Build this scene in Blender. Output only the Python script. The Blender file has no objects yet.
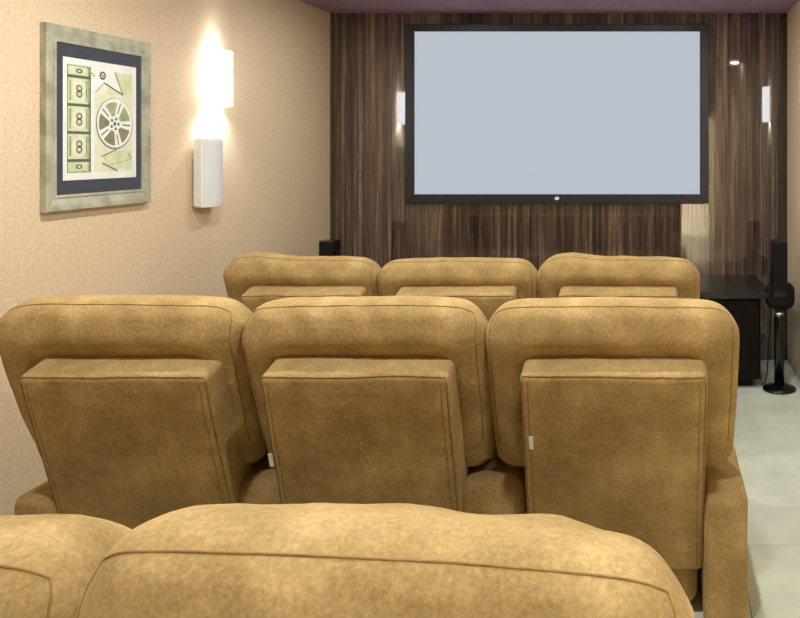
import bpy, bmesh, math, random
from mathutils import Vector, Matrix, noise

random.seed(7)
scene = bpy.context.scene
C = scene.collection
PI = math.pi

# ------------------------------------------------------------------ camera
# level shift-lens view; X to the right, Y into the room, Z up
CAM_H = 1.45
cd = bpy.data.cameras.new('camera')
cd.sensor_fit = 'HORIZONTAL'; cd.sensor_width = 36.0
cd.lens = 760.0 / 800.0 * 36.0
cd.shift_x = -260.0 / 800.0
cd.shift_y = -159.0 / 800.0
cd.clip_start = 0.02
cam = bpy.data.objects.new('camera', cd); C.objects.link(cam)
cam.location = (0, 0, CAM_H); cam.rotation_euler = (PI / 2, 0, 0)
scene.camera = cam

# ------------------------------------------------------------------ world, exposure
w = bpy.data.worlds.new('world'); scene.world = w; w.use_nodes = True
w.node_tree.nodes['Background'].inputs[0].default_value = (0.02, 0.018, 0.016, 1)
w.node_tree.nodes['Background'].inputs[1].default_value = 1.0
vs = scene.view_settings
vs.view_transform = 'Standard'; vs.look = 'None'; vs.gamma = 1.0
vs.use_curve_mapping = False
vs.exposure = 0.0

DOWNLIGHT_W = 17.5
REAR_W = 128.0
SCONCE_W = 15.0
HALL_W = 780.0
WARM = (1.0, 0.985, 0.945)

# room extents (inner faces)
XL, XR = -2.28, 0.877
YB, YF = -2.5, 5.25
ZC = 2.396

# ------------------------------------------------------------------ materials
def s2l(c):
    return tuple(((v / 255) / 12.92 if v / 255 <= 0.04045 else ((v / 255 + 0.055) / 1.055) ** 2.4) for v in c) + (1,)

def nodes_of(name):
    m = bpy.data.materials.new(name); m.use_nodes = True
    nt = m.node_tree
    return m, nt, nt.nodes['Principled BSDF']

def mapping(nt, scale, coord='Object'):
    tc = nt.nodes.new('ShaderNodeTexCoord'); mp = nt.nodes.new('ShaderNodeMapping')
    mp.inputs['Scale'].default_value = scale
    nt.links.new(tc.outputs[coord], mp.inputs['Vector'])
    return mp

def noise_node(nt, mp, scale, detail=3.0, rough=0.55):
    n = nt.nodes.new('ShaderNodeTexNoise')
    n.inputs['Scale'].default_value = scale; n.inputs['Detail'].default_value = detail
    n.inputs['Roughness'].default_value = rough
    nt.links.new(mp.outputs['Vector'], n.inputs['Vector'])
    return n

def ramp(nt, fac, stops):
    r = nt.nodes.new('ShaderNodeValToRGB')
    e = r.color_ramp.elements
    while len(e) < len(stops): e.new(0.5)
    for i, (p, c) in enumerate(stops):
        e[i].position = p; e[i].color = c
    nt.links.new(fac, r.inputs['Fac'])
    return r

def bump(nt, b, h, strength, dist):
    bp = nt.nodes.new('ShaderNodeBump')
    bp.inputs['Strength'].default_value = strength; bp.inputs['Distance'].default_value = dist
    nt.links.new(h, bp.inputs['Height']); nt.links.new(bp.outputs['Normal'], b.inputs['Normal'])

def noisy(name, c1, c2, scale, rough=0.7, bstr=0.0, bscale=200.0, bdist=0.002, sheen=0.0, coat=0.0, metal=0.0, mscale=(1, 1, 1), p0=0.35, p1=0.65, spec=None):
    m, nt, b = nodes_of(name)
    mp = mapping(nt, mscale)
    n = noise_node(nt, mp, scale, 4.0)
    r = ramp(nt, n.outputs['Fac'], [(p0, s2l(c1)), (p1, s2l(c2))])
    nt.links.new(r.outputs['Color'], b.inputs['Base Color'])
    b.inputs['Roughness'].default_value = rough; b.inputs['Metallic'].default_value = metal
    b.inputs['Sheen Weight'].default_value = sheen; b.inputs['Coat Weight'].default_value = coat
    if spec is not None: b.inputs['Specular IOR Level'].default_value = spec
    if bstr > 0:
        n2 = noise_node(nt, mp, bscale, 3.0)
        bump(nt, b, n2.outputs['Fac'], bstr, bdist)
    return m

def emitter(name, col, strength):
    m = bpy.data.materials.new(name); m.use_nodes = True
    nt = m.node_tree; nt.nodes.remove(nt.nodes['Principled BSDF'])
    e = nt.nodes.new('ShaderNodeEmission'); e.inputs[0].default_value = col; e.inputs[1].default_value = strength
    nt.links.new(e.outputs[0], nt.nodes['Material Output'].inputs[0])
    return m

def suede_mat():
    m, nt, b = nodes_of('suede')
    mp = mapping(nt, (1, 1, 1))
    big = noise_node(nt, mp, 7.0, 5.0, 0.6)
    fine = noise_node(nt, mp, 130.0, 3.0, 0.7)
    mx = nt.nodes.new('ShaderNodeMath'); mx.operation = 'MULTIPLY_ADD'
    nt.links.new(fine.outputs['Fac'], mx.inputs[0]); mx.inputs[1].default_value = 0.7
    nt.links.new(big.outputs['Fac'], mx.inputs[2])
    mh = nt.nodes.new('ShaderNodeMath'); mh.operation = 'MULTIPLY'; mh.inputs[1].default_value = 0.65
    nt.links.new(mx.outputs[0], mh.inputs[0])
    r = ramp(nt, mh.outputs[0], [(0.40, s2l((138, 115, 72))), (0.555, s2l((162, 138, 91))), (0.71, s2l((188, 162, 113)))])
    nt.links.new(r.outputs['Color'], b.inputs['Base Color'])
    b.inputs['Roughness'].default_value = 0.95; b.inputs['Specular IOR Level'].default_value = 0.15
    b.inputs['Sheen Weight'].default_value = 0.25; b.inputs['Sheen Roughness'].default_value = 0.5
    b.inputs['Sheen Tint'].default_value = s2l((230, 195, 140))
    mid = noise_node(nt, mp, 38.0, 4.0, 0.6)
    mpd = mapping(nt, (22, 4, 4)); mpd.inputs['Rotation'].default_value = (0.0, math.radians(-38), 0.0)
    fold = noise_node(nt, mpd, 1.0, 2.0, 0.5)
    ad = nt.nodes.new('ShaderNodeMath'); ad.operation = 'MULTIPLY_ADD'
    nt.links.new(fold.outputs['Fac'], ad.inputs[0]); ad.inputs[1].default_value = 1.6
    nt.links.new(mid.outputs['Fac'], ad.inputs[2])
    bump(nt, b, ad.outputs[0], 0.4, 0.007)
    return m

def wood_mat(name, bright=1.0, rough=0.5):
    m, nt, b = nodes_of(name)
    mp = mapping(nt, (1, 1, 0.022))
    broad = noise_node(nt, mp, 9.0, 2.0, 0.5)
    mp2 = mapping(nt, (1, 1, 0.012))
    streak = noise_node(nt, mp2, 46.0, 4.0, 0.7)
    mp3 = mapping(nt, (1, 1, 0.03))
    fine = noise_node(nt, mp3, 150.0, 2.0, 0.6)
    a = nt.nodes.new('ShaderNodeMath'); a.operation = 'MULTIPLY_ADD'
    nt.links.new(streak.outputs['Fac'], a.inputs[0]); a.inputs[1].default_value = 1.0
    m1 = nt.nodes.new('ShaderNodeMath'); m1.operation = 'MULTIPLY_ADD'
    nt.links.new(broad.outputs['Fac'], m1.inputs[0]); m1.inputs[1].default_value = 0.5
    m2 = nt.nodes.new('ShaderNodeMath'); m2.operation = 'MULTIPLY'
    nt.links.new(fine.outputs['Fac'], m2.inputs[0]); m2.inputs[1].default_value = 0.5
    nt.links.new(m2.outputs[0], m1.inputs[2]); nt.links.new(m1.outputs[0], a.inputs[2])
    sc = nt.nodes.new('ShaderNodeMath'); sc.operation = 'MULTIPLY'
    nt.links.new(a.outputs[0], sc.inputs[0]); sc.inputs[1].default_value = 0.5
    def k(c): return s2l(tuple(min(255, v * bright) for v in c))
    r = ramp(nt, sc.outputs[0], [(0.40, k((40, 28, 24))), (0.47, k((80, 61, 52))), (0.53, k((110, 89, 75))), (0.61, k((168, 144, 122)))])
    nt.links.new(r.outputs['Color'], b.inputs['Base Color'])
    b.inputs['Roughness'].default_value = rough
    b.inputs['Specular IOR Level'].default_value = 0.1
    b.inputs['Coat Weight'].default_value = 1.0; b.inputs['Coat Roughness'].default_value = 0.04; b.inputs['Coat IOR'].default_value = 1.75
    return m

def glass_mat():
    m = bpy.data.materials.new('picture_glass'); m.use_nodes = True
    nt = m.node_tree; nt.nodes.remove(nt.nodes['Principled BSDF'])
    t = nt.nodes.new('ShaderNodeBsdfTransparent'); g = nt.nodes.new('ShaderNodeBsdfGlossy')
    g.inputs['Roughness'].default_value = 0.03
    lw = nt.nodes.new('ShaderNodeLayerWeight'); lw.inputs['Blend'].default_value = 0.5
    pw_ = nt.nodes.new('ShaderNodeMath'); pw_.operation = 'POWER'; pw_.inputs[1].default_value = 5.0
    nt.links.new(lw.outputs['Facing'], pw_.inputs[0])
    f = nt.nodes.new('ShaderNodeMath'); f.operation = 'MULTIPLY_ADD'; f.inputs[1].default_value = 0.9; f.inputs[2].default_value = 0.035
    nt.links.new(pw_.outputs[0], f.inputs[0])
    mx = nt.nodes.new('ShaderNodeMixShader')
    nt.links.new(f.outputs[0], mx.inputs[0]); nt.links.new(t.outputs[0], mx.inputs[1]); nt.links.new(g.outputs[0], mx.inputs[2])
    nt.links.new(mx.outputs[0], nt.nodes['Material Output'].inputs[0])
    return m

def opal_mat():
    m = noisy('opal_glass', (236, 236, 238), (244, 244, 246), 30, 0.4)
    b = m.node_tree.nodes['Principled BSDF']
    b.inputs['Emission Color'].default_value = (0.95, 0.97, 1.0, 1); b.inputs['Emission Strength'].default_value = 10.0
    return m

M = {}
M['suede'] = suede_mat()
M['piping'] = noisy('suede_piping', (128, 103, 62), (150, 122, 78), 40, 0.95, spec=0.1)
M['wall'] = noisy('beige_stucco', (206, 186, 155), (219, 200, 169), 75, 0.85, 0.35, 160, 0.003, spec=0.2)
M['ceiling'] = noisy('mauve_ceiling', (146, 120, 142), (158, 130, 152), 6, 0.8, spec=0.2)
M['wood'] = wood_mat('striped_wood_veneer', 0.82)
M['dark_strip'] = wood_mat('dark_veneer', 0.5, 0.3)
M['tile'] = noisy('pale_floor_tile', (201, 210, 192), (213, 221, 204), 5, 0.22, spec=0.5)
M['grout'] = noisy('tile_grout', (168, 176, 158), (178, 185, 168), 30, 0.8)
M['black_frame'] = noisy('black_screen_frame', (22, 24, 28), (30, 33, 37), 60, 0.45)
M['screen'] = emitter('emissive_screen', s2l((199, 207, 218)), 0.86)  # even emission stands in for light thrown by a projector
M['badge'] = noisy('white_badge', (225, 225, 228), (240, 240, 242), 50, 0.4)
M['pic_frame'] = noisy('weathered_picture_frame', (142, 141, 120), (180, 180, 160), 26, 0.5, 0.2, 90, 0.002, mscale=(1, 0.5, 0.5))
M['mat_board'] = noisy('charcoal_mat_board', (36, 40, 46), (46, 51, 58), 80, 0.8)
M['paper'] = noisy('white_paper', (232, 233, 228), (240, 241, 236), 40, 0.8)
M['ink_pale'] = noisy('pale_green_ink', (196, 208, 158), (220, 226, 190), 24, 0.8)
M['ink_cream'] = noisy('cream_ink', (216, 218, 186), (232, 232, 210), 18, 0.8)
M['ink_mid'] = noisy('mid_green_ink', (134, 152, 92), (168, 184, 124), 40, 0.8)
M['ink_dark'] = noisy('dark_green_ink', (72, 84, 48), (98, 108, 66), 60, 0.8)
M['ink_olive'] = noisy('olive_ink', (116, 112, 76), (144, 138, 98), 60, 0.8)
M['ink_grey'] = noisy('grey_ink', (64, 66, 80), (92, 94, 106), 60, 0.8)
M['glass'] = glass_mat()
M['white_plastic'] = noisy('white_plastic', (226, 229, 228), (234, 237, 236), 30, 0.45)
M['white_grille'] = noisy('white_speaker_grille', (214, 219, 220), (226, 230, 230), 220, 0.7, 0.4, 500, 0.001)
M['white_metal'] = noisy('white_sconce_metal', (232, 232, 232), (240, 240, 240), 30, 0.4)
M['grey_metal'] = noisy('grey_sconce_plate', (150, 150, 154), (166, 166, 170), 30, 0.4, metal=0.3)
M['lamp_glow'] = emitter('lamp_glow', (1.0, 0.95, 0.9, 1), 30.0)
M['opal'] = opal_mat()
M['down_glow'] = emitter('downlight_glow', (1.0, 0.86, 0.68, 1), 14.0)
M['hall_glow'] = emitter('hall_light', (1.0, 0.95, 0.88, 1), 9.0)
M['gloss_black'] = noisy('gloss_black', (6, 5, 7), (10, 9, 11), 30, 0.2)
M['matt_black'] = noisy('matt_black', (8, 7, 9), (14, 12, 15), 120, 0.7, spec=0.25)
M['silver'] = noisy('silver_metal', (170, 170, 172), (200, 200, 202), 30, 0.25, metal=0.9)
M['console_top'] = noisy('dark_console_top', (13, 16, 15), (20, 23, 21), 12, 0.25, spec=0.35)
M['console_body'] = noisy('black_red_console_body', (7, 3, 4), (12, 5, 6), 10, 0.4, spec=0.12)
M['hall_wall'] = noisy('white_hall_wall', (228, 222, 210), (236, 230, 220), 8, 0.85)
M['tag'] = noisy('white_cloth_tag', (232, 230, 224), (242, 240, 236), 50, 0.9)

# ------------------------------------------------------------------ helpers
def obj(name, bm, mat, parent=None, smooth=False, loc=None):
    me = bpy.data.meshes.new(name)
    bmesh.ops.recalc_face_normals(bm, faces=bm.faces)
    bm.to_mesh(me); bm.free()
    mats = mat if isinstance(mat, (list, tuple)) else [mat]
    for k in mats: me.materials.append(M[k])
    if smooth:
        for p in me.polygons: p.use_smooth = True
    o = bpy.data.objects.new(name, me); C.objects.link(o)
    if parent: o.parent = parent
    if loc: o.location = loc
    return o

def thing(name, label, cat, loc=(0, 0, 0), rotz=0.0, group=None):
    o = bpy.data.objects.new(name, None); C.objects.link(o)
    o.empty_display_size = 0.1
    o.location = loc; o.rotation_euler = (0, 0, rotz)
    return tag(o, label, cat, group)

def tag(o, label, cat, group=None):
    o['label'] = label; o['category'] = cat
    if group: o['group'] = group
    return o

def struct(name, bm, mat, label):
    o = obj(name, bm, mat); o['kind'] = 'structure'; o['label'] = label
    return o

def box(bm, x0, x1, y0, y1, z0, z1, mi=0):
    v = [bm.verts.new((x, y, z)) for x in (x0, x1) for y in (y0, y1) for z in (z0, z1)]
    for f in ((0, 1, 3, 2), (4, 6, 7, 5), (0, 4, 5, 1), (2, 3, 7, 6), (0, 2, 6, 4), (1, 5, 7, 3)):
        bm.faces.new([v[i] for i in f]).material_index = mi
    return bm

def bevbox(x0, x1, y0, y1, z0, z1, r=0.005, seg=2):
    bm = box(bmesh.new(), x0, x1, y0, y1, z0, z1)
    bmesh.ops.bevel(bm, geom=list(bm.edges), offset=r, segments=seg, affect='EDGES', profile=0.5)
    return bm

def lathe(bm, prof, n=24, cx=0, cy=0, a0=0.0, a1=2 * PI):
    full = abs(a1 - a0 - 2 * PI) < 1e-6
    m = n if full else n + 1
    rings = []
    for r, z in prof:
        rings.append([bm.verts.new((cx + r * math.cos(a0 + (a1 - a0) * i / n), cy + r * math.sin(a0 + (a1 - a0) * i / n), z)) for i in range(m)])
    for a, b in zip(rings, rings[1:]):
        for i in range(n):
            j = (i + 1) % m
            bm.faces.new((a[i], a[j], b[j], b[i]))
    if full:
        bm.faces.new(rings[0]); bm.faces.new(rings[-1])
    return bm

def tube(bm, pts, r, n=6, closed=False):
    pts = [Vector(p) for p in pts]; rings = []
    N = len(pts)
    for i, p in enumerate(pts):
        a = pts[i - 1] if (i > 0 or closed) else p
        b = pts[(i + 1) % N] if (i < N - 1 or closed) else p
        t = (b - a).normalized()
        u = t.cross(Vector((0.31, 0.17, 0.93)))
        if u.length < 1e-3: u = t.cross(Vector((1, 0, 0)))
        u.normalize(); v = t.cross(u)
        rings.append([bm.verts.new(p + r * (math.cos(2 * PI * k / n) * u + math.sin(2 * PI * k / n) * v)) for k in range(n)])
    for i in range(N if closed else N - 1):
        a, b = rings[i], rings[(i + 1) % N]
        for k in range(n):
            bm.faces.new((a[k], a[(k + 1) % n], b[(k + 1) % n], b[k]))
    if not closed:
        bm.faces.new(rings[0]); bm.faces.new(rings[-1])
    return bm

def axis_coords(h, r, k, m):
    """denser near the rounded ends"""
    a = [-h + r * (1 - math.cos(PI / 2 * i / k)) * 1.0 if False else -h + r * i / k for i in range(k)]
    b = [-(h - r) + 2 * (h - r) * i / m for i in range(m + 1)]
    c = [-v for v in reversed(a)]
    return a + b + c

class Soft:
    """rounded-box cushion with separate corner radii per axis and a deform function"""
    def __init__(s, half, rad, deform=None, k=5, m=(14, 4, 12)):
        s.h = Vector(half); s.r = Vector(rad); s.deform = deform; s.k = k; s.m = m
    def map(s, q):
        out = Vector((0, 0, 0)); d = Vector((0, 0, 0)); inn = Vector((0, 0, 0))
        for i in range(3):
            lim = s.h[i] - s.r[i]
            inn[i] = max(-lim, min(lim, q[i])); d[i] = (q[i] - inn[i]) / s.r[i]
        # cube-to-sphere on the corner piece for an even spread
        x, y, z = d
        dd = Vector((x * math.sqrt(max(0, 1 - y * y / 2 - z * z / 2 + y * y * z * z / 3)),
                     y * math.sqrt(max(0, 1 - z * z / 2 - x * x / 2 + z * z * x * x / 3)),
                     z * math.sqrt(max(0, 1 - x * x / 2 - y * y / 2 + x * x * y * y / 3))))
        for i in range(3): out[i] = inn[i] + dd[i] * s.r[i]
        return s.deform(out, q) if s.deform else out
    def build(s):
        ax = [axis_coords(s.h[i], s.r[i], s.k, s.m[i]) for i in range(3)]
        n = [len(a) - 1 for a in ax]
        bm = bmesh.new(); cache = {}
        def V(i, j, l):
            key = (i, j, l)
            if key not in cache:
                cache[key] = bm.verts.new(s.map((ax[0][i], ax[1][j], ax[2][l])))
            return cache[key]
        for l in (0, n[2]):
            for i in range(n[0]):
                for j in range(n[1]):
                    bm.faces.new((V(i, j, l), V(i + 1, j, l), V(i + 1, j + 1, l), V(i, j + 1, l)))
        for j in (0, n[1]):
            for i in range(n[0]):
                for l in range(n[2]):
                    bm.faces.new((V(i, j, l), V(i + 1, j, l), V(i + 1, j, l + 1), V(i, j, l + 1)))
        for i in (0, n[0]):
            for j in range(n[1]):
                for l in range(n[2]):
                    bm.faces.new((V(i, j, l), V(i, j + 1, l), V(i, j + 1, l + 1), V(i, j, l + 1)))
        return bm

def spot(name, loc, direction, power, size, blend, col, radius, parent=None):
    ld = bpy.data.lights.new(name, 'SPOT'); ld.energy = power; ld.color = col
    ld.spot_size = size; ld.spot_blend = blend; ld.shadow_soft_size = radius
    o = bpy.data.objects.new(name, ld); C.objects.link(o)
    o.location = loc; o.rotation_euler = Vector(direction).to_track_quat('-Z', 'Y').to_euler()
    if parent: o.parent = parent
    return o

# ------------------------------------------------------------------ room shell
T = 0.12
fl = struct('floor', box(bmesh.new(), XL - T, XR + T, YB - T, YF + T, -0.12, -0.006), 'grout', 'pale greenish tiled floor of the home cinema')
TS, GAP = 0.57, 0.003
tile_me = None
yy0 = 3.93 - TS * 12; xx0 = 0.285 - TS * 5
for ix in range(-1, 8):
    for iy in range(-1, 17):
        x0 = xx0 + ix * TS; y0 = yy0 + iy * TS
        x1, y1 = x0 + TS, y0 + TS
        full = x0 >= XL and x1 <= XR and y0 >= YB and y1 <= YF
        x0, x1, y0, y1 = max(x0, XL), min(x1, XR), max(y0, YB), min(y1, YF)
        if x1 - x0 < 0.02 or y1 - y0 < 0.02: continue
        if full and tile_me:
            t = bpy.data.objects.new('floor_tile', tile_me); C.objects.link(t); t.parent = fl
            t.location = ((x0 + x1) / 2, (y0 + y1) / 2, 0)
        else:
            hx, hy = (x1 - x0) / 2 - GAP / 2, (y1 - y0) / 2 - GAP / 2
            t = obj('floor_tile', bevbox(-hx, hx, -hy, hy, -0.006, 0, 0.0012, 1), 'tile', fl, loc=((x0 + x1) / 2, (y0 + y1) / 2, 0))
            if full: tile_me = t.data

struct('ceiling', box(bmesh.new(), XL - T, XR + T, YB - T, YF + T, ZC, ZC + T), 'ceiling', 'dark mauve painted ceiling')
struct('wall_left', box(bmesh.new(), XL - T, XL, YB - T, YF + T, 0, ZC), 'wall', 'warm beige textured wall with the framed picture')
struct('wall_right', box(bmesh.new(), XR, XR + T, YB - T, YF + T, 0, ZC), 'wall', 'narrow strip of beige wall on the right')
struct('wall_front', box(bmesh.new(), XL, XR, YF, YF + T, 0, ZC), 'wood', 'glossy dark striped wood veneer wall behind the screen')
DX0, DX1, DH = 0.2, 0.84, 2.0
bm = bmesh.new()
box(bm, XL, DX0, YB - T, YB, 0, ZC); box(bm, DX1, XR, YB - T, YB, 0, ZC); box(bm, DX0, DX1, YB - T, YB, DH, ZC)
struct('wall_rear', bm, 'wall', 'beige rear wall with the open doorway')
struct('corner_strip_1', bevbox(0.825, XR, YF - 0.014, YF, 0, ZC, 0.003, 1), 'dark_strip', 'dark strip in the corner of the veneer wall')  # thin raised strip in a darker version of the veneer
# lit hallway beyond the open doorway
HY = YB - T
struct('floor_hall', box(bmesh.new(), -1.2, 1.8, HY - 1.6, HY, -0.12, -0.002), 'tile', 'pale hallway floor')
struct('ceiling_hall', box(bmesh.new(), -1.2, 1.8, HY - 1.6, HY, 2.3, 2.4), 'hall_wall', 'white hallway ceiling')
struct('wall_hall', box(bmesh.new(), -1.2, 1.8, HY - 1.7, HY - 1.6, 0, 2.3), 'hall_wall', 'white hallway wall')
struct('wall_hall_left', box(bmesh.new(), -1.3, -1.2, HY - 1.6, HY, 0, 2.3), 'hall_wall', 'white hallway side wall')
struct('wall_hall_right', box(bmesh.new(), 1.8, 1.9, HY - 1.6, HY, 0, 2.3), 'hall_wall', 'white hallway side wall')
hl = thing('hall_light', 'round white ceiling light in the hallway behind the cinema', 'ceiling light', (-0.6, HY - 0.75, 2.3))
obj('rim', lathe(bmesh.new(), [(0.17, 0), (0.17, -0.03), (0.16, -0.04)], 24), 'white_metal', hl, True)
obj('diffuser', lathe(bmesh.new(), [(0.155, -0.039), (0.15, -0.055), (0.09, -0.07), (0.01, -0.075)], 24), 'hall_glow', hl, True)
ld = bpy.data.lights.new('hall_lamp', 'POINT'); ld.energy = HALL_W; ld.color = (1, 0.94, 0.86); ld.shadow_soft_size = 0.12
lo = bpy.data.objects.new('hall_lamp', ld); C.objects.link(lo); lo.parent = hl; lo.location = (0, 0, -0.25)

# ------------------------------------------------------------------ ceiling downlights (out of frame; only the one by the right wall shows in the gloss)
def downlight(x, y, label, power=DOWNLIGHT_W, narrow=False):
    t = thing('recessed_downlight', label, 'ceiling light', (x, y, ZC), 0, 'recessed ceiling downlights')
    obj('trim_ring', lathe(bmesh.new(), [(0.055, 0), (0.06, -0.006), (0.045, -0.008), (0.042, -0.002)], 24), 'white_metal', t, True)
    obj('lens', lathe(bmesh.new(), [(0.041, -0.001), (0.04, -0.004), (0.02, -0.005)], 20), 'down_glow', t, True)
    if narrow:                                                # narrow-beam reflector lamp
        spot('downlight_lamp', (0, 0, -0.012), (0, 0, -1), REAR_W, math.radians(82), 0.75, WARM, 0.04, t)
        return
    ld = bpy.data.lights.new('downlight_lamp', 'AREA'); ld.shape = 'DISK'; ld.size = 0.09; ld.energy = power; ld.color = WARM
    lo = bpy.data.objects.new('downlight_lamp', ld); C.objects.link(lo); lo.parent = t; lo.location = (0, 0, -0.012)
for x, sx in ((-1.42, 'left'), (-0.05, 'right')):
    for y, sy in ((0.3, 'behind the rear sofa'), (1.5, 'above the rear sofa'), (2.7, 'above the middle sofa'), (4.2, 'added in front of the screen')):  # pair before the screen is added to brighten the front walls
        downlight(x, y, 'round recessed downlight %s, towards the %s wall' % (sy, sx), DOWNLIGHT_W * (0.5 if y > 4 else 1.0), y < 1)
downlight(0.80, 2.35, 'round recessed downlight close to the right wall', 2.0)

# ------------------------------------------------------------------ projection screen
SX0, SX1, SZ0, SZ1 = -1.745, 0.335, 1.081, 2.312
t = thing('projection_screen', 'large lit white projection screen in a black frame on the wood wall', 'screen', ((SX0 + SX1) / 2, 5.2, SZ0))
W2, HH, FW = (SX1 - SX0) / 2, SZ1 - SZ0, 0.062
def frame_bar(pts):   # mitred bar: 4 front points -> prism with chamfered front
    bm = bmesh.new()
    f = [bm.verts.new((x, 0.0, z)) for x, z in pts]; b = [bm.verts.new((x, 0.045, z)) for x, z in pts]
    bm.faces.new(f); bm.faces.new(b)
    for i in range(4): bm.faces.new((f[i], f[(i + 1) % 4], b[(i + 1) % 4], b[i]))
    bmesh.ops.bevel(bm, geom=[e for e in bm.edges], offset=0.003, segments=1, affect='EDGES')
    return bm
FB = 0.066
for pts in ([(-W2, HH), (W2, HH), (W2 - FW, HH - 0.05), (-W2 + FW, HH - 0.05)],
            [(-W2, 0), (W2, 0), (W2 - FW, FB), (-W2 + FW, FB)],
            [(-W2, 0), (-W2, HH), (-W2 + FW, HH - 0.05), (-W2 + FW, FB)],
            [(W2, 0), (W2, HH), (W2 - FW, HH - 0.05), (W2 - FW, FB)]):
    obj('frame_bar', frame_bar(pts), 'black_frame', t)
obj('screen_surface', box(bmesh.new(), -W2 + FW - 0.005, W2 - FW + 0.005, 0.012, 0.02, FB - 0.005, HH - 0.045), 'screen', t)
bm = bmesh.new()
vs_ = [bm.verts.new((0.016 * math.cos(a), -0.0035, 0.012 * math.sin(a))) for a in [2 * PI * i / 16 for i in range(16)]]
vb_ = [bm.verts.new((v.co.x, 0.001, v.co.z)) for v in vs_]
bm.faces.new(vs_)
for i in range(16): bm.faces.new((vs_[i], vs_[(i + 1) % 16], vb_[(i + 1) % 16], vb_[i]))
o = obj('badge', bm, 'badge', t, loc=(0.0, 0, 0.038)); o['label'] = 'tiny white oval badge on the bottom bar'

# ------------------------------------------------------------------ framed picture on the left wall
PY0, PY1, PZ0, PZ1 = 2.793, 3.367, 1.218, 1.921
t = thing('framed_picture', 'weathered wooden picture frame with black mat and film reel print on the beige wall', 'picture', (XL, (PY0 + PY1) / 2, PZ0))
pw, ph = (PY1 - PY0) / 2, PZ1 - PZ0
IY, IZ0, IZ1 = 0.234, 0.062, 0.640
D = 0.027
def pic_bar(pts):
    """pts: outer a, outer b, inner b, inner a in (y, z); profile raised at the outside, stepped down to the mat"""
    bm = bmesh.new()
    oa, ob, ib, ia = [Vector(p) for p in pts]
    prof = [(0.0, 0.0), (0.0, D - 0.003), (0.06, D), (0.35, D - 0.002), (0.8, D - 0.009), (0.84, D - 0.005), (1.0, D - 0.006), (1.0, 0.004)]
    A = [bm.verts.new((d, *(oa + (ia - oa) * s))) for s, d in prof]
    B = [bm.verts.new((d, *(ob + (ib - ob) * s))) for s, d in prof]
    for i in range(len(prof) - 1): bm.faces.new((A[i], A[i + 1], B[i + 1], B[i]))
    bm.faces.new((A[0], A[-1], B[-1], B[0])); bm.faces.new(A); bm.faces.new(B)
    return bm
for pts in ([(-pw, ph), (pw, ph), (IY, IZ1), (-IY, IZ1)], [(-pw, 0), (pw, 0), (IY, IZ0), (-IY, IZ0)],
            [(-pw, 0), (-pw, ph), (-IY, IZ1), (-IY, IZ0)], [(pw, 0), (pw, ph), (IY, IZ1), (IY, IZ0)]):
    obj('frame_bar', pic_bar(pts), 'pic_frame', t)
obj('mat_board', box(bmesh.new(), 0.008, 0.016, -IY - 0.002, IY + 0.002, IZ0 - 0.002, IZ1 + 0.002), 'mat_board', t)
# paper and print: flat inks on the sheet
QY0, QY1, QZ0, QZ1 = 2.881 - (PY0 + PY1) / 2, 3.284 - (PY0 + PY1) / 2, 1.333 - PZ0, 1.806 - PZ0
pm = obj('paper', bevbox(0.015, 0.0165, QY0, QY1, QZ0, QZ1, 0.0008, 1), 'paper', t)
INK = ['ink_pale', 'ink_cream', 'ink_mid', 'ink_dark', 'ink_olive', 'ink_grey', 'paper']
bm = bmesh.new()
QW, QH = QY1 - QY0, QZ1 - QZ0
def ink(pts, layer, kind):
    vsx = [bm.verts.new((0.0166 + layer * 0.00012, QY0 + u * QW, QZ0 + v * QH)) for u, v in pts]
    bm.faces.new(vsx).material_index = INK.index(kind)
def rect(u0, u1, v0, v1): return [(u0, v0), (u1, v0), (u1, v1), (u0, v1)]
AR = QW / QH
def ell(cu, cv, ru, rv, n=20): return [(cu + ru * math.cos(2 * PI * i / n), cv + rv * math.sin(2 * PI * i / n)) for i in range(n)]
def line(u0, v0, u1, v1, wd, layer, kind):
    a = Vector((u0 * AR, v0)); b = Vector((u1 * AR, v1)); n_ = (b - a).normalized(); p = Vector((-n_.y, n_.x)) * wd
    ink([((q.x) / AR, q.y) for q in (a - p, b - p, b + p, a + p)], layer, kind)
# right-hand background
ink(rect(0.40, 0.95, 0.06, 0.93), 0, 'ink_cream')
# film strip of banknote-like frames
ink(rect(0.05, 0.35, 0.06, 0.945), 0, 'ink_mid')
cuts = [0.945, 0.85, 0.617, 0.39, 0.161, 0.06]
for a, b in zip(cuts, cuts[1:]):
    ink(rect(0.06, 0.31, b + 0.012, a - 0.012), 1, 'ink_pale')
    if a - b > 0.15:
        c = (a + b) / 2
        ink(ell(0.2, c, 0.095, 0.09), 2, 'ink_cream')
        ink(ell(0.2, c + 0.022, 0.042, 0.03), 3, 'ink_olive'); ink(ell(0.2, c - 0.025, 0.042, 0.032), 3, 'ink_olive')
        ink(ell(0.2, c + 0.022, 0.022, 0.014), 4, 'ink_pale'); ink(ell(0.2, c - 0.025, 0.022, 0.015), 4, 'ink_pale')
        ink(rect(0.075, 0.10, c - 0.08, c + 0.08), 2, 'ink_mid'); ink(rect(0.285, 0.305, c - 0.09, c + 0.09), 2, 'ink_mid')
    else:
        ink(ell(0.2, (a + b) / 2, 0.042, 0.02), 3, 'ink_dark'); ink(ell(0.2, (a + b) / 2, 0.022, 0.010), 4, 'ink_pale')
for c in cuts[1:-1]:
    ink(rect(0.05, 0.35, c - 0.012, c + 0.012), 3, 'ink_dark')
ink(rect(0.335, 0.35, 0.06, 0.945), 3, 'ink_dark'); ink(rect(0.05, 0.058, 0.06, 0.945), 3, 'ink_dark')
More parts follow.
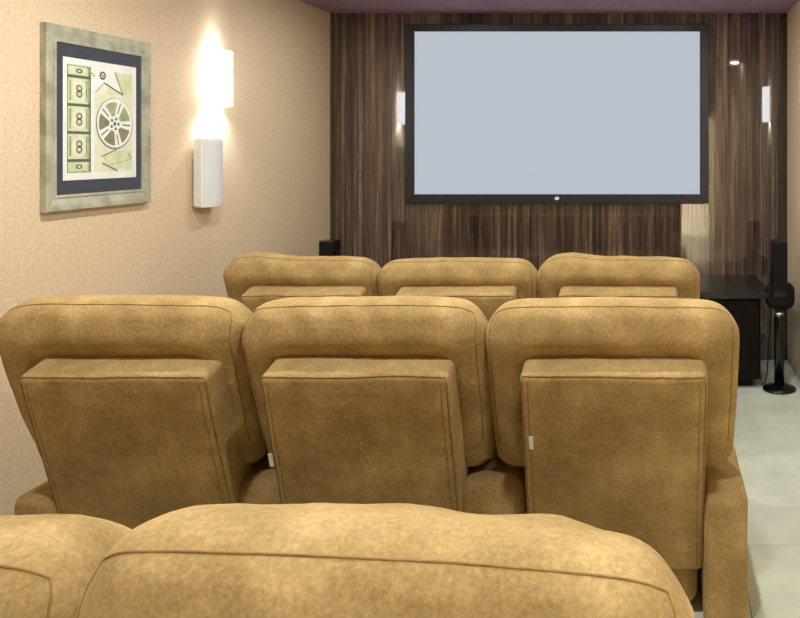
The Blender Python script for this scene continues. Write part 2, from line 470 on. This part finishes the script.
# white star with pale flanks
ink([(0.37, 0.94), (0.68, 0.94), (0.80, 0.73), (0.53, 0.825), (0.40, 0.73), (0.385, 0.85)], 1, 'paper')
line(0.68, 0.93, 0.80, 0.735, 0.009, 2, 'ink_mid'); line(0.53, 0.825, 0.80, 0.735, 0.007, 2, 'ink_dark')
line(0.53, 0.825, 0.41, 0.735, 0.005, 2, 'ink_mid'); line(0.30, 0.93, 0.40, 0.87, 0.006, 4, 'ink_mid')
ink([(0.69, 0.93), (0.93, 0.93), (0.93, 0.74), (0.82, 0.735)], 1, 'ink_pale')
ink(ell(0.51, 0.885, 0.045, 0.036), 2, 'ink_grey'); ink(ell(0.51, 0.885, 0.026, 0.021), 3, 'ink_cream')
line(0.485, 0.895, 0.51, 0.88, 0.004, 4, 'ink_grey'); line(0.535, 0.895, 0.51, 0.88, 0.004, 4, 'ink_grey'); line(0.51, 0.88, 0.51, 0.865, 0.004, 4, 'ink_grey')
# film reel
RU, RV, RC = 0.265, 0.265 * AR, (0.68, 0.477)
ink(ell(RC[0], RC[1], RU, RV, 40), 2, 'ink_olive'); ink(ell(RC[0] + 0.004, RC[1] + 0.006, RU * 0.955, RV * 0.955, 40), 3, 'paper')
for k in range(5):
    a = PI / 2 + 0.25 + 2 * PI * k / 5
    pts = []
    for i in range(9):
        b = a - 0.40 + 0.80 * i / 8; pts.append((RC[0] + RU * 0.84 * math.cos(b), RC[1] + RV * 0.84 * math.sin(b)))
    for i in range(5):
        b = a + 0.24 - 0.48 * i / 4; pts.append((RC[0] + RU * 0.30 * math.cos(b), RC[1] + RV * 0.30 * math.sin(b)))
    ink(pts, 4, ['ink_mid', 'ink_olive', 'ink_olive', 'ink_olive', 'ink_mid'][k])
    b = a + 0.63
    line(RC[0] + RU * 0.42 * math.cos(b), RC[1] + RV * 0.42 * math.sin(b), RC[0] + RU * 0.85 * math.cos(b), RC[1] + RV * 0.85 * math.sin(b), 0.006, 4, 'ink_dark')
    ink(ell(RC[0] + RU * 0.2 * math.cos(b), RC[1] + RV * 0.2 * math.sin(b), 0.017, 0.014, 10), 4, 'ink_dark')
ink(ell(RC[0], RC[1], 0.022, 0.019, 12), 4, 'ink_dark')
# lower star tips
ink([(0.52, 0.19), (0.66, 0.245), (0.93, 0.245), (0.93, 0.10), (0.74, 0.08), (0.55, 0.13)], 1, 'ink_pale')
line(0.49, 0.19, 0.70, 0.25, 0.006, 2, 'ink_olive'); line(0.50, 0.135, 0.72, 0.065, 0.008, 2, 'ink_olive')
line(0.60, 0.12, 0.90, 0.16, 0.003, 2, 'ink_mid'); line(0.88, 0.22, 0.92, 0.16, 0.006, 2, 'ink_olive')
o = obj('print', bm, INK, t); o['label'] = 'green print of a film strip, a star and a film reel'
obj('glass_pane', box(bmesh.new(), 0.0184, 0.0196, -IY + 0.001, IY - 0.001, IZ0 + 0.001, IZ1 - 0.001), 'glass', t)

# ------------------------------------------------------------------ wall sconces
def sconce(x, y, side, label, dp=0.084):
    t = thing('wall_sconce', label, 'wall light', (x, y, 1.675), 0 if side > 0 else PI, 'wall sconces')
    H = 0.278
    obj('back_plate', bevbox(0, 0.014, -0.055, 0.055, 0.02, H - 0.02, 0.004), 'grey_metal', t)
    bm = bmesh.new()   # half-round shell, open above and below, with wall thickness
    n = 18
    def arc(r, z): return [bm.verts.new((0.010 + dp * r * math.cos(a), 0.075 * r * math.sin(a), z)) for a in [-PI / 2 + PI * i / n for i in range(n + 1)]]
    o0, o1, i0, i1 = arc(1, 0), arc(1, H), arc(0.93, 0), arc(0.93, H)
    for i in range(n):
        bm.faces.new((o0[i], o0[i + 1], o1[i + 1], o1[i])); bm.faces.new((i0[i], i0[i + 1], i1[i + 1], i1[i]))
        bm.faces.new((o0[i], o0[i + 1], i0[i + 1], i0[i])); bm.faces.new((o1[i], o1[i + 1], i1[i + 1], i1[i]))
    for i in (0, n): bm.faces.new((o0[i], o1[i], i1[i], i0[i]))
    obj('shade', bm, 'opal', t, True)
    bl = lathe(bmesh.new(), [(0.006, 0.05), (0.016, 0.07), (0.018, 0.14), (0.016, 0.20), (0.006, 0.225)], 14, 0.010 + dp * 0.45, 0)
    obj('bulb', bl, 'lamp_glow', t, True)
    spot('sconce_lamp_down', (0.045, 0, 0.02), (-0.35, 0, -1), SCONCE_W, math.radians(125), 0.9, (0.92, 0.95, 1.0), 0.03, t)
    spot('sconce_lamp_up', (0.045, 0, H - 0.02), (-0.2, 0, 1), SCONCE_W * 0.14, math.radians(60), 0.9, (0.92, 0.95, 1.0), 0.03, t)
sconce(XL, 3.87, 1, 'bright white half-round wall sconce above the white wall speaker')
sconce(XR, 4.42, -1, 'white half-round sconce on the right wall, seen only as a reflection in the wood', 0.048)

# ------------------------------------------------------------------ white wall speaker
t = thing('wall_speaker', 'small white speaker mounted on the beige wall below the sconce', 'speaker', (XL, 3.78, 1.17))
bm = bmesh.new()
prof = [(0.012, -0.085)]
for i in range(11):
    a = -1 + 2 * i / 10; prof.append((0.075 - 0.022 * a * a, 0.092 * a))
prof.append((0.012, 0.085))
lo_ = [bm.verts.new((x, y, 0.0)) for x, y in prof]; hi_ = [bm.verts.new((x, y, 0.335)) for x, y in prof]
bm.faces.new(lo_); bm.faces.new(hi_)
for i in range(len(prof)): bm.faces.new((lo_[i], lo_[(i + 1) % len(prof)], hi_[(i + 1) % len(prof)], hi_[i]))
bmesh.ops.bevel(bm, geom=[e for e in bm.edges if abs(e.verts[0].co.z - e.verts[1].co.z) < 1e-5], offset=0.006, segments=2, affect='EDGES')
obj('cabinet', bm, 'white_plastic', t)
bm = bmesh.new()
g0 = []; g1 = []
for i in range(11):
    a = -1 + 2 * i / 10; x = 0.0775 - 0.022 * a * a * 0.8
    g0.append((x, 0.082 * a))
lo_ = [bm.verts.new((x, y, 0.014)) for x, y in g0]; hi_ = [bm.verts.new((x, y, 0.321)) for x, y in g0]
lb_ = [bm.verts.new((x - 0.006, y, 0.014)) for x, y in g0]; hb_ = [bm.verts.new((x - 0.006, y, 0.321)) for x, y in g0]
for i in range(10):
    bm.faces.new((lo_[i], lo_[i + 1], hi_[i + 1], hi_[i])); bm.faces.new((lo_[i], lo_[i + 1], lb_[i + 1], lb_[i])); bm.faces.new((hi_[i], hi_[i + 1], hb_[i + 1], hb_[i]))
for i in (0, 10): bm.faces.new((lo_[i], hi_[i], hb_[i], lb_[i]))
obj('grille', bm, 'white_grille', t)
obj('wall_bracket', bevbox(0, 0.02, -0.04, 0.04, 0.1, 0.23, 0.003), 'white_plastic', t)

# ------------------------------------------------------------------ media console
CZ = 0.588
t = thing('media_console', 'long low dark media console under the screen', 'console', (-0.72, 4.92, 0))
obj('console_top', bevbox(-1.36, 1.385, -0.315, 0.32, CZ - 0.042, CZ, 0.004), 'console_top', t)
obj('body', bevbox(-1.30, 1.335, -0.28, 0.31, 0.05, CZ - 0.042, 0.003, 1), 'console_body', t)
obj('plinth', box(bmesh.new(), -1.27, 1.29, -0.25, 0.26, 0, 0.05), 'matt_black', t)
for k in range(4):
    x0 = -1.295 + k * 0.6562
    d = obj('door', bevbox(x0 + 0.003, x0 + 0.6532, -0.30, -0.28, 0.055, CZ - 0.05, 0.003, 1), 'console_body', t)
    hx = x0 + (0.60 if k % 2 == 0 else 0.05)
    obj('handle', tube(bmesh.new(), [(hx, -0.30, 0.30), (hx, -0.322, 0.30), (hx, -0.322, 0.42), (hx, -0.30, 0.42)], 0.005), 'matt_black', d)
# ------------------------------------------------------------------ slim floor-stand speakers
def tower(x, y, label):
    t = thing('floor_speaker', label, 'speaker', (x, y, 0), 0, 'slim floor-standing speakers')
    obj('base', lathe(bmesh.new(), [(0.098, 0), (0.102, 0.006), (0.098, 0.014), (0.06, 0.022), (0.03, 0.034)], 36), 'gloss_black', t, True)
    obj('column', lathe(bmesh.new(), [(0.031, 0.03), (0.031, 0.44), (0.028, 0.455)], 24), 'gloss_black', t, True)
    obj('collar', lathe(bmesh.new(), [(0.028, 0.452), (0.030, 0.458), (0.024, 0.468), (0.012, 0.472)], 24), 'silver', t, True)
    # rounded woofer pod behind the column top, then the slim head
    obj('woofer_pod', Soft((0.088, 0.06, 0.080), (0.05, 0.05, 0.05), k=4, m=(2, 2, 2)).build(), 'matt_black', t, True, loc=(0.012, 0.05, 0.56))
    h = obj('head', bevbox(-0.048, 0.048, -0.02, 0.075, 0.56, 0.902, 0.007, 2), 'gloss_black', t)
    obj('grille', bevbox(-0.042, 0.042, -0.026, -0.02, 0.60, 0.893, 0.002, 1), 'matt_black', h)
    obj('cable', tube(bmesh.new(), [(-0.035, 0.07, 0.5), (-0.05, 0.08, 0.3), (-0.06, 0.08, 0.1), (-0.075, 0.07, 0.02), (-0.10, 0.08, 0.006)], 0.004), 'matt_black', t)
    obj('strut', tube(bmesh.new(), [(0.0, 0.0, 0.44), (0.0, 0.045, 0.52)], 0.02, 10), 'matt_black', t)
tower(0.722, 4.60, 'slim black floor speaker on a round glossy base by the right wall')
tower(-2.01, 4.60, 'black speaker top showing behind the front sofa by the left wall')

# ------------------------------------------------------------------ reclining sofas
TH = math.radians(17.0)
UPL = 0.160     # cushion top above the ledge of the back panel
def sofa(rear_y, cx, seats, label, rot=0.0, cush=None, seed=0, tags=()):
    t = thing('reclining_sofa', label, 'sofa', (cx, rear_y + 0.45, 0), rot, 'three-seat reclining sofas')
    oy = -0.45                                                # local y of the rearmost bulge
    bw = 0.95                                                 # half width of the base
    obj('base', Soft((bw, 0.32, 0.21), (0.05, 0.05, 0.045), k=3, m=(10, 4, 3)).build(), 'suede', t, True, loc=(0, oy + 0.60, 0.23))
    for sx in (-1, 1):
        def adef(p, q, sx=sx):
            n = noise.noise(Vector((p.x * 6 + sx * 3, p.y * 5, p.z * 5 + seed)))
            return p + Vector((0.006 * n, 0.008 * n, 0.006 * n))
        obj('arm', Soft((0.066, 0.39, 0.208), (0.022, 0.03, 0.028), adef, k=3, m=(2, 8, 5)).build(), 'suede', t, True,
            loc=(sx * 1.026, oy + 0.56, 0.214))
        for fy in (0.24, 0.86):
            obj('foot', bevbox(-0.025, 0.025, -0.025, 0.025, 0, 0.065, 0.003, 1), 'matt_black', t, loc=(sx * (bw - 0.08), oy + fy + 0.1, 0))
    for sx in (-1, 1):                                        # padded block between two seats
        obj('centre_block', Soft((0.105, 0.14, 0.185), (0.05, 0.05, 0.06), k=4, m=(2, 3, 3)).build(), 'suede', t, True,
            loc=(((seats[1][0] - sx * -0.5 * seats[1][1]) - cx), oy + 0.345, 0.265))
    for s in (-1, 0, 1):
        x, pitch, px = seats[s + 1]                           # cushion centre, cushion width, panel centre
        x -= cx; px -= cx
        c = (cush or {}).get(s, {})
        sd = seed * 10 + s * 3.7
        # seat with its fold-out footrest
        se = obj('seat', Soft((0.314, 0.27, 0.085), (0.05, 0.06, 0.06), k=4, m=(6, 5, 2)).build(), 'suede', t, True, loc=(s * 0.632, oy + 0.66, 0.49))
        obj('footrest', Soft((0.30, 0.035, 0.16), (0.03, 0.03, 0.03), k=3, m=(4, 1, 3)).build(), 'suede', se, True, loc=(0, 0.30, -0.22))
        # backrest: thick headrest roll over a thinner lower half
        H2, D2, W2_ = 0.290, 0.115, pitch / 2 + 0.004
        dl, dr, top = c.get('dl', 0.0), c.get('dr', 0.0), c.get('top', 0.0)
        bl, br, sl = c.get('bl', 0.0), c.get('br', 0.0), c.get('sl', 0.0)
        def cdef(p, q, sd=sd, H2=H2, W2_=W2_, dl=dl, dr=dr, top=top, bl=bl, br=br, sl=sl):
            p = p.copy()
            u = p.z / H2; xx = p.x / W2_
            crown = max(0.0, 1 - xx * xx)
            # rear bulge of the headrest roll, and a belly on the lower half
            g = math.exp(-((p.z - (H2 - 0.105)) / 0.075) ** 2)
            if q[1] < 0.05:
                wgt = min(1, (0.05 - q[1]) / 0.12)
                side = min(1.0, max(0.0, (abs(p.x) - 0.21) / 0.08)); side = side * side * (3 - 2 * side)
                gs = g if p.z > H2 - 0.105 else 0.55 + 0.45 * max(0.0, (p.z + H2) / (2 * H2 - 0.105))
                p.y -= 0.058 * (g + (gs - g) * side) * wgt
            g2 = math.exp(-((p.z - 0.10) / 0.20) ** 2)
            if q[1] > 0: p.y += 0.04 * g2 * crown
            # crowned, uneven top
            if p.z > 0:
                k = (p.z / H2) ** 2
                p.z -= k * (0.30 * max(0.0, p.y + 0.14) + 4.0 * max(0.0, p.y + 0.06) ** 2 + 0.06 * xx ** 14 + sl * xx + 0.5 * xx ** 14 * max(0.0, p.y + 0.10))
                p.z += k * (0.010 * crown + top - dl * max(0, -xx) ** 2 - dr * max(0, xx) ** 2
                            + bl * math.exp(-((xx + 0.62) / 0.3) ** 2) + br * math.exp(-((xx - 0.62) / 0.3) ** 2))
            p.x *= 1 - 0.075 * min(1.0, max(0.0, (p.y + 0.07) / 0.15))          # front face narrower than the rear
            # tucked waist between neighbours
            p.x *= 1 - 0.028 * max(0, -u) ** 1.5
            n1 = noise.noise(Vector((p.x * 4.5 + sd, p.y * 4, p.z * 5)))
            # gathers pulled from the seam
            n2 = noise.noise(Vector((p.x * 13 + sd * 2 + p.z * 10 + p.y * 10, p.y * 3, p.z * 3)))
            n3 = noise.noise(Vector((p.x * 30 + sd, p.y * 9, p.z * 9)))
            dirv = Vector((0, -0.7 if q[1] < 0 else 0.7, 0.7 if p.z > 0 else 0))
            p += dirv * (0.010 * n1 + 0.009 * n2 + 0.0016 * n3)
            return p
        soft = Soft((W2_, D2, H2), (0.085, 0.065, 0.055), cdef, k=7, m=(34, 5, 18))
        # pivot: centre of the cushion in the tilted frame
        th = TH + c.get('tilt', 0.0)
        sn, cs = math.sin(th), math.cos(th)
        # ledge joint point on the rear plane, UPL below the cushion top
        jy, jz = 0.174, 0.857
        up = Vector((0, -sn, cs)); fw = Vector((0, cs, sn))
        ctr = Vector((0, jy, jz)) + up * (UPL - H2) + fw * D2
        bk = obj('backrest', soft.build(), 'suede', t, True)
        bk.location = (x, oy + ctr.y + c.get('dy', 0.0), ctr.z + c.get('dz', 0.0))
        bk.rotation_euler = (th, 0, c.get('yaw', 0.0))
        # stitched seam round the rear edge of the cushion
        pts = []
        NS = 60
        for i in range(15): pts.append(soft.map((-W2_, -D2, -H2 * 0.6 + (H2 * 1.6) * i / 15)))
        for i in range(NS + 1): pts.append(soft.map((-W2_ + 2 * W2_ * i / NS, -D2, H2)))
        for i in range(15): pts.append(soft.map((W2_, -D2, H2 - (H2 * 1.6) * (i + 1) / 15)))
        ded = [pts[0]]
        for p in pts[1:]:
            if (p - ded[-1]).length > 0.004: ded.append(p)
        obj('seam', tube(bmesh.new(), ded, 0.0018, 6), 'piping', bk, True)
        # recline-mechanism panel behind the lower back: ledge on top, piping down the sides
        PW, PD = 0.265, 0.0725
        pz1 = H2 - UPL; pz0 = pz1 - 0.69
        def pdef(p, q, sd=sd, PW=PW):
            n = noise.noise(Vector((p.x * 5 + sd, p.y * 4, p.z * 4))); n2 = noise.noise(Vector((p.x * 14 + sd, 7, p.z * 11)))
            p = p.copy()
            if q[1] < 0: p.y += 0.006 * n + 0.0025 * n2
            p.z += 0.003 * n
            p.x += 0.003 * noise.noise(Vector((sd, p.y * 4, p.z * 7)))
            return p
        ps = Soft((PW, PD, 0.345), (0.02, 0.02, 0.022), pdef, k=3, m=(16, 3, 16))
        pc = Vector((px - x, -D2 - PD + 0.010, (pz0 + pz1) / 2))
        pn = obj('back_panel', ps.build(), 'suede', bk, True, loc=pc)
        pp = bmesh.new()
        def pm_(a, b, c2): return ps.map((a, b, c2)) + pc
        tube(pp, [pm_(-PW + 2 * PW * i / 24, -PD, 0.345) for i in range(25)], 0.0028, 6)
        for e in (-1, 1):
            tube(pp, [pm_(e * PW, -PD, 0.345 - 0.69 * i / 24) for i in range(25)], 0.0028, 6)
            tube(pp, [pm_(e * (PW - 0.022), -PD, 0.345 - 0.69 * i / 24) + Vector((0, 0.0006, 0)) for i in range(25)], 0.0017, 6)
        obj('panel_piping', pp, 'piping', bk, True)
        if s in tags:
            lx, lz = tags[s]
            o = obj('care_tag', bevbox(lx - 0.006, lx + 0.006, -0.003, 0.001, lz - 0.022, lz + 0.022, 0.0008, 1), 'tag', bk,
                    loc=(pc.x, pc.y - PD + 0.001, 0))
            o['label'] = 'small white cloth tag'
    return t

def seats(b, p):
    return [((b[i] + b[i + 1]) / 2, b[i + 1] - b[i], p[i]) for i in range(3)]
sofa(3.30, -0.90, seats((-1.985, -1.285, -0.56, 0.18), (-1.59, -0.91, -0.187)),
     'tan suede reclining sofa in the front row, nearest the screen', seed=1,
     cush={-1: dict(bl=0.022, top=-0.045, dz=-0.008), 0: dict(top=-0.052, dz=-0.008), 1: dict(top=-0.046, bl=0.02, dz=-0.008)})
sofa(2.08, -0.83, seats((-1.94, -1.228, -0.515, 0.232), (-1.538, -0.861, -0.131)),
     'tan suede reclining sofa in the middle row, its three back panels in full view', seed=2,
     cush={-1: dict(bl=0.004, top=0.004), 0: dict(top=0.0), 1: dict(top=-0.004)}, tags={1: (-0.24, -0.09), 0: (-0.268, -0.15)})
sofa(0.745, -1.01, seats((-2.08, -1.39, -0.685, 0.04), (-1.71, -1.01, -0.307)),
     'tan suede reclining sofa in the nearest row, only its headrests in frame', seed=3,
     cush={1: dict(sl=0.025, dr=0.012, dz=-0.021), 0: dict(dr=0.01, dz=-0.021), -1: dict(dz=-0.021)})
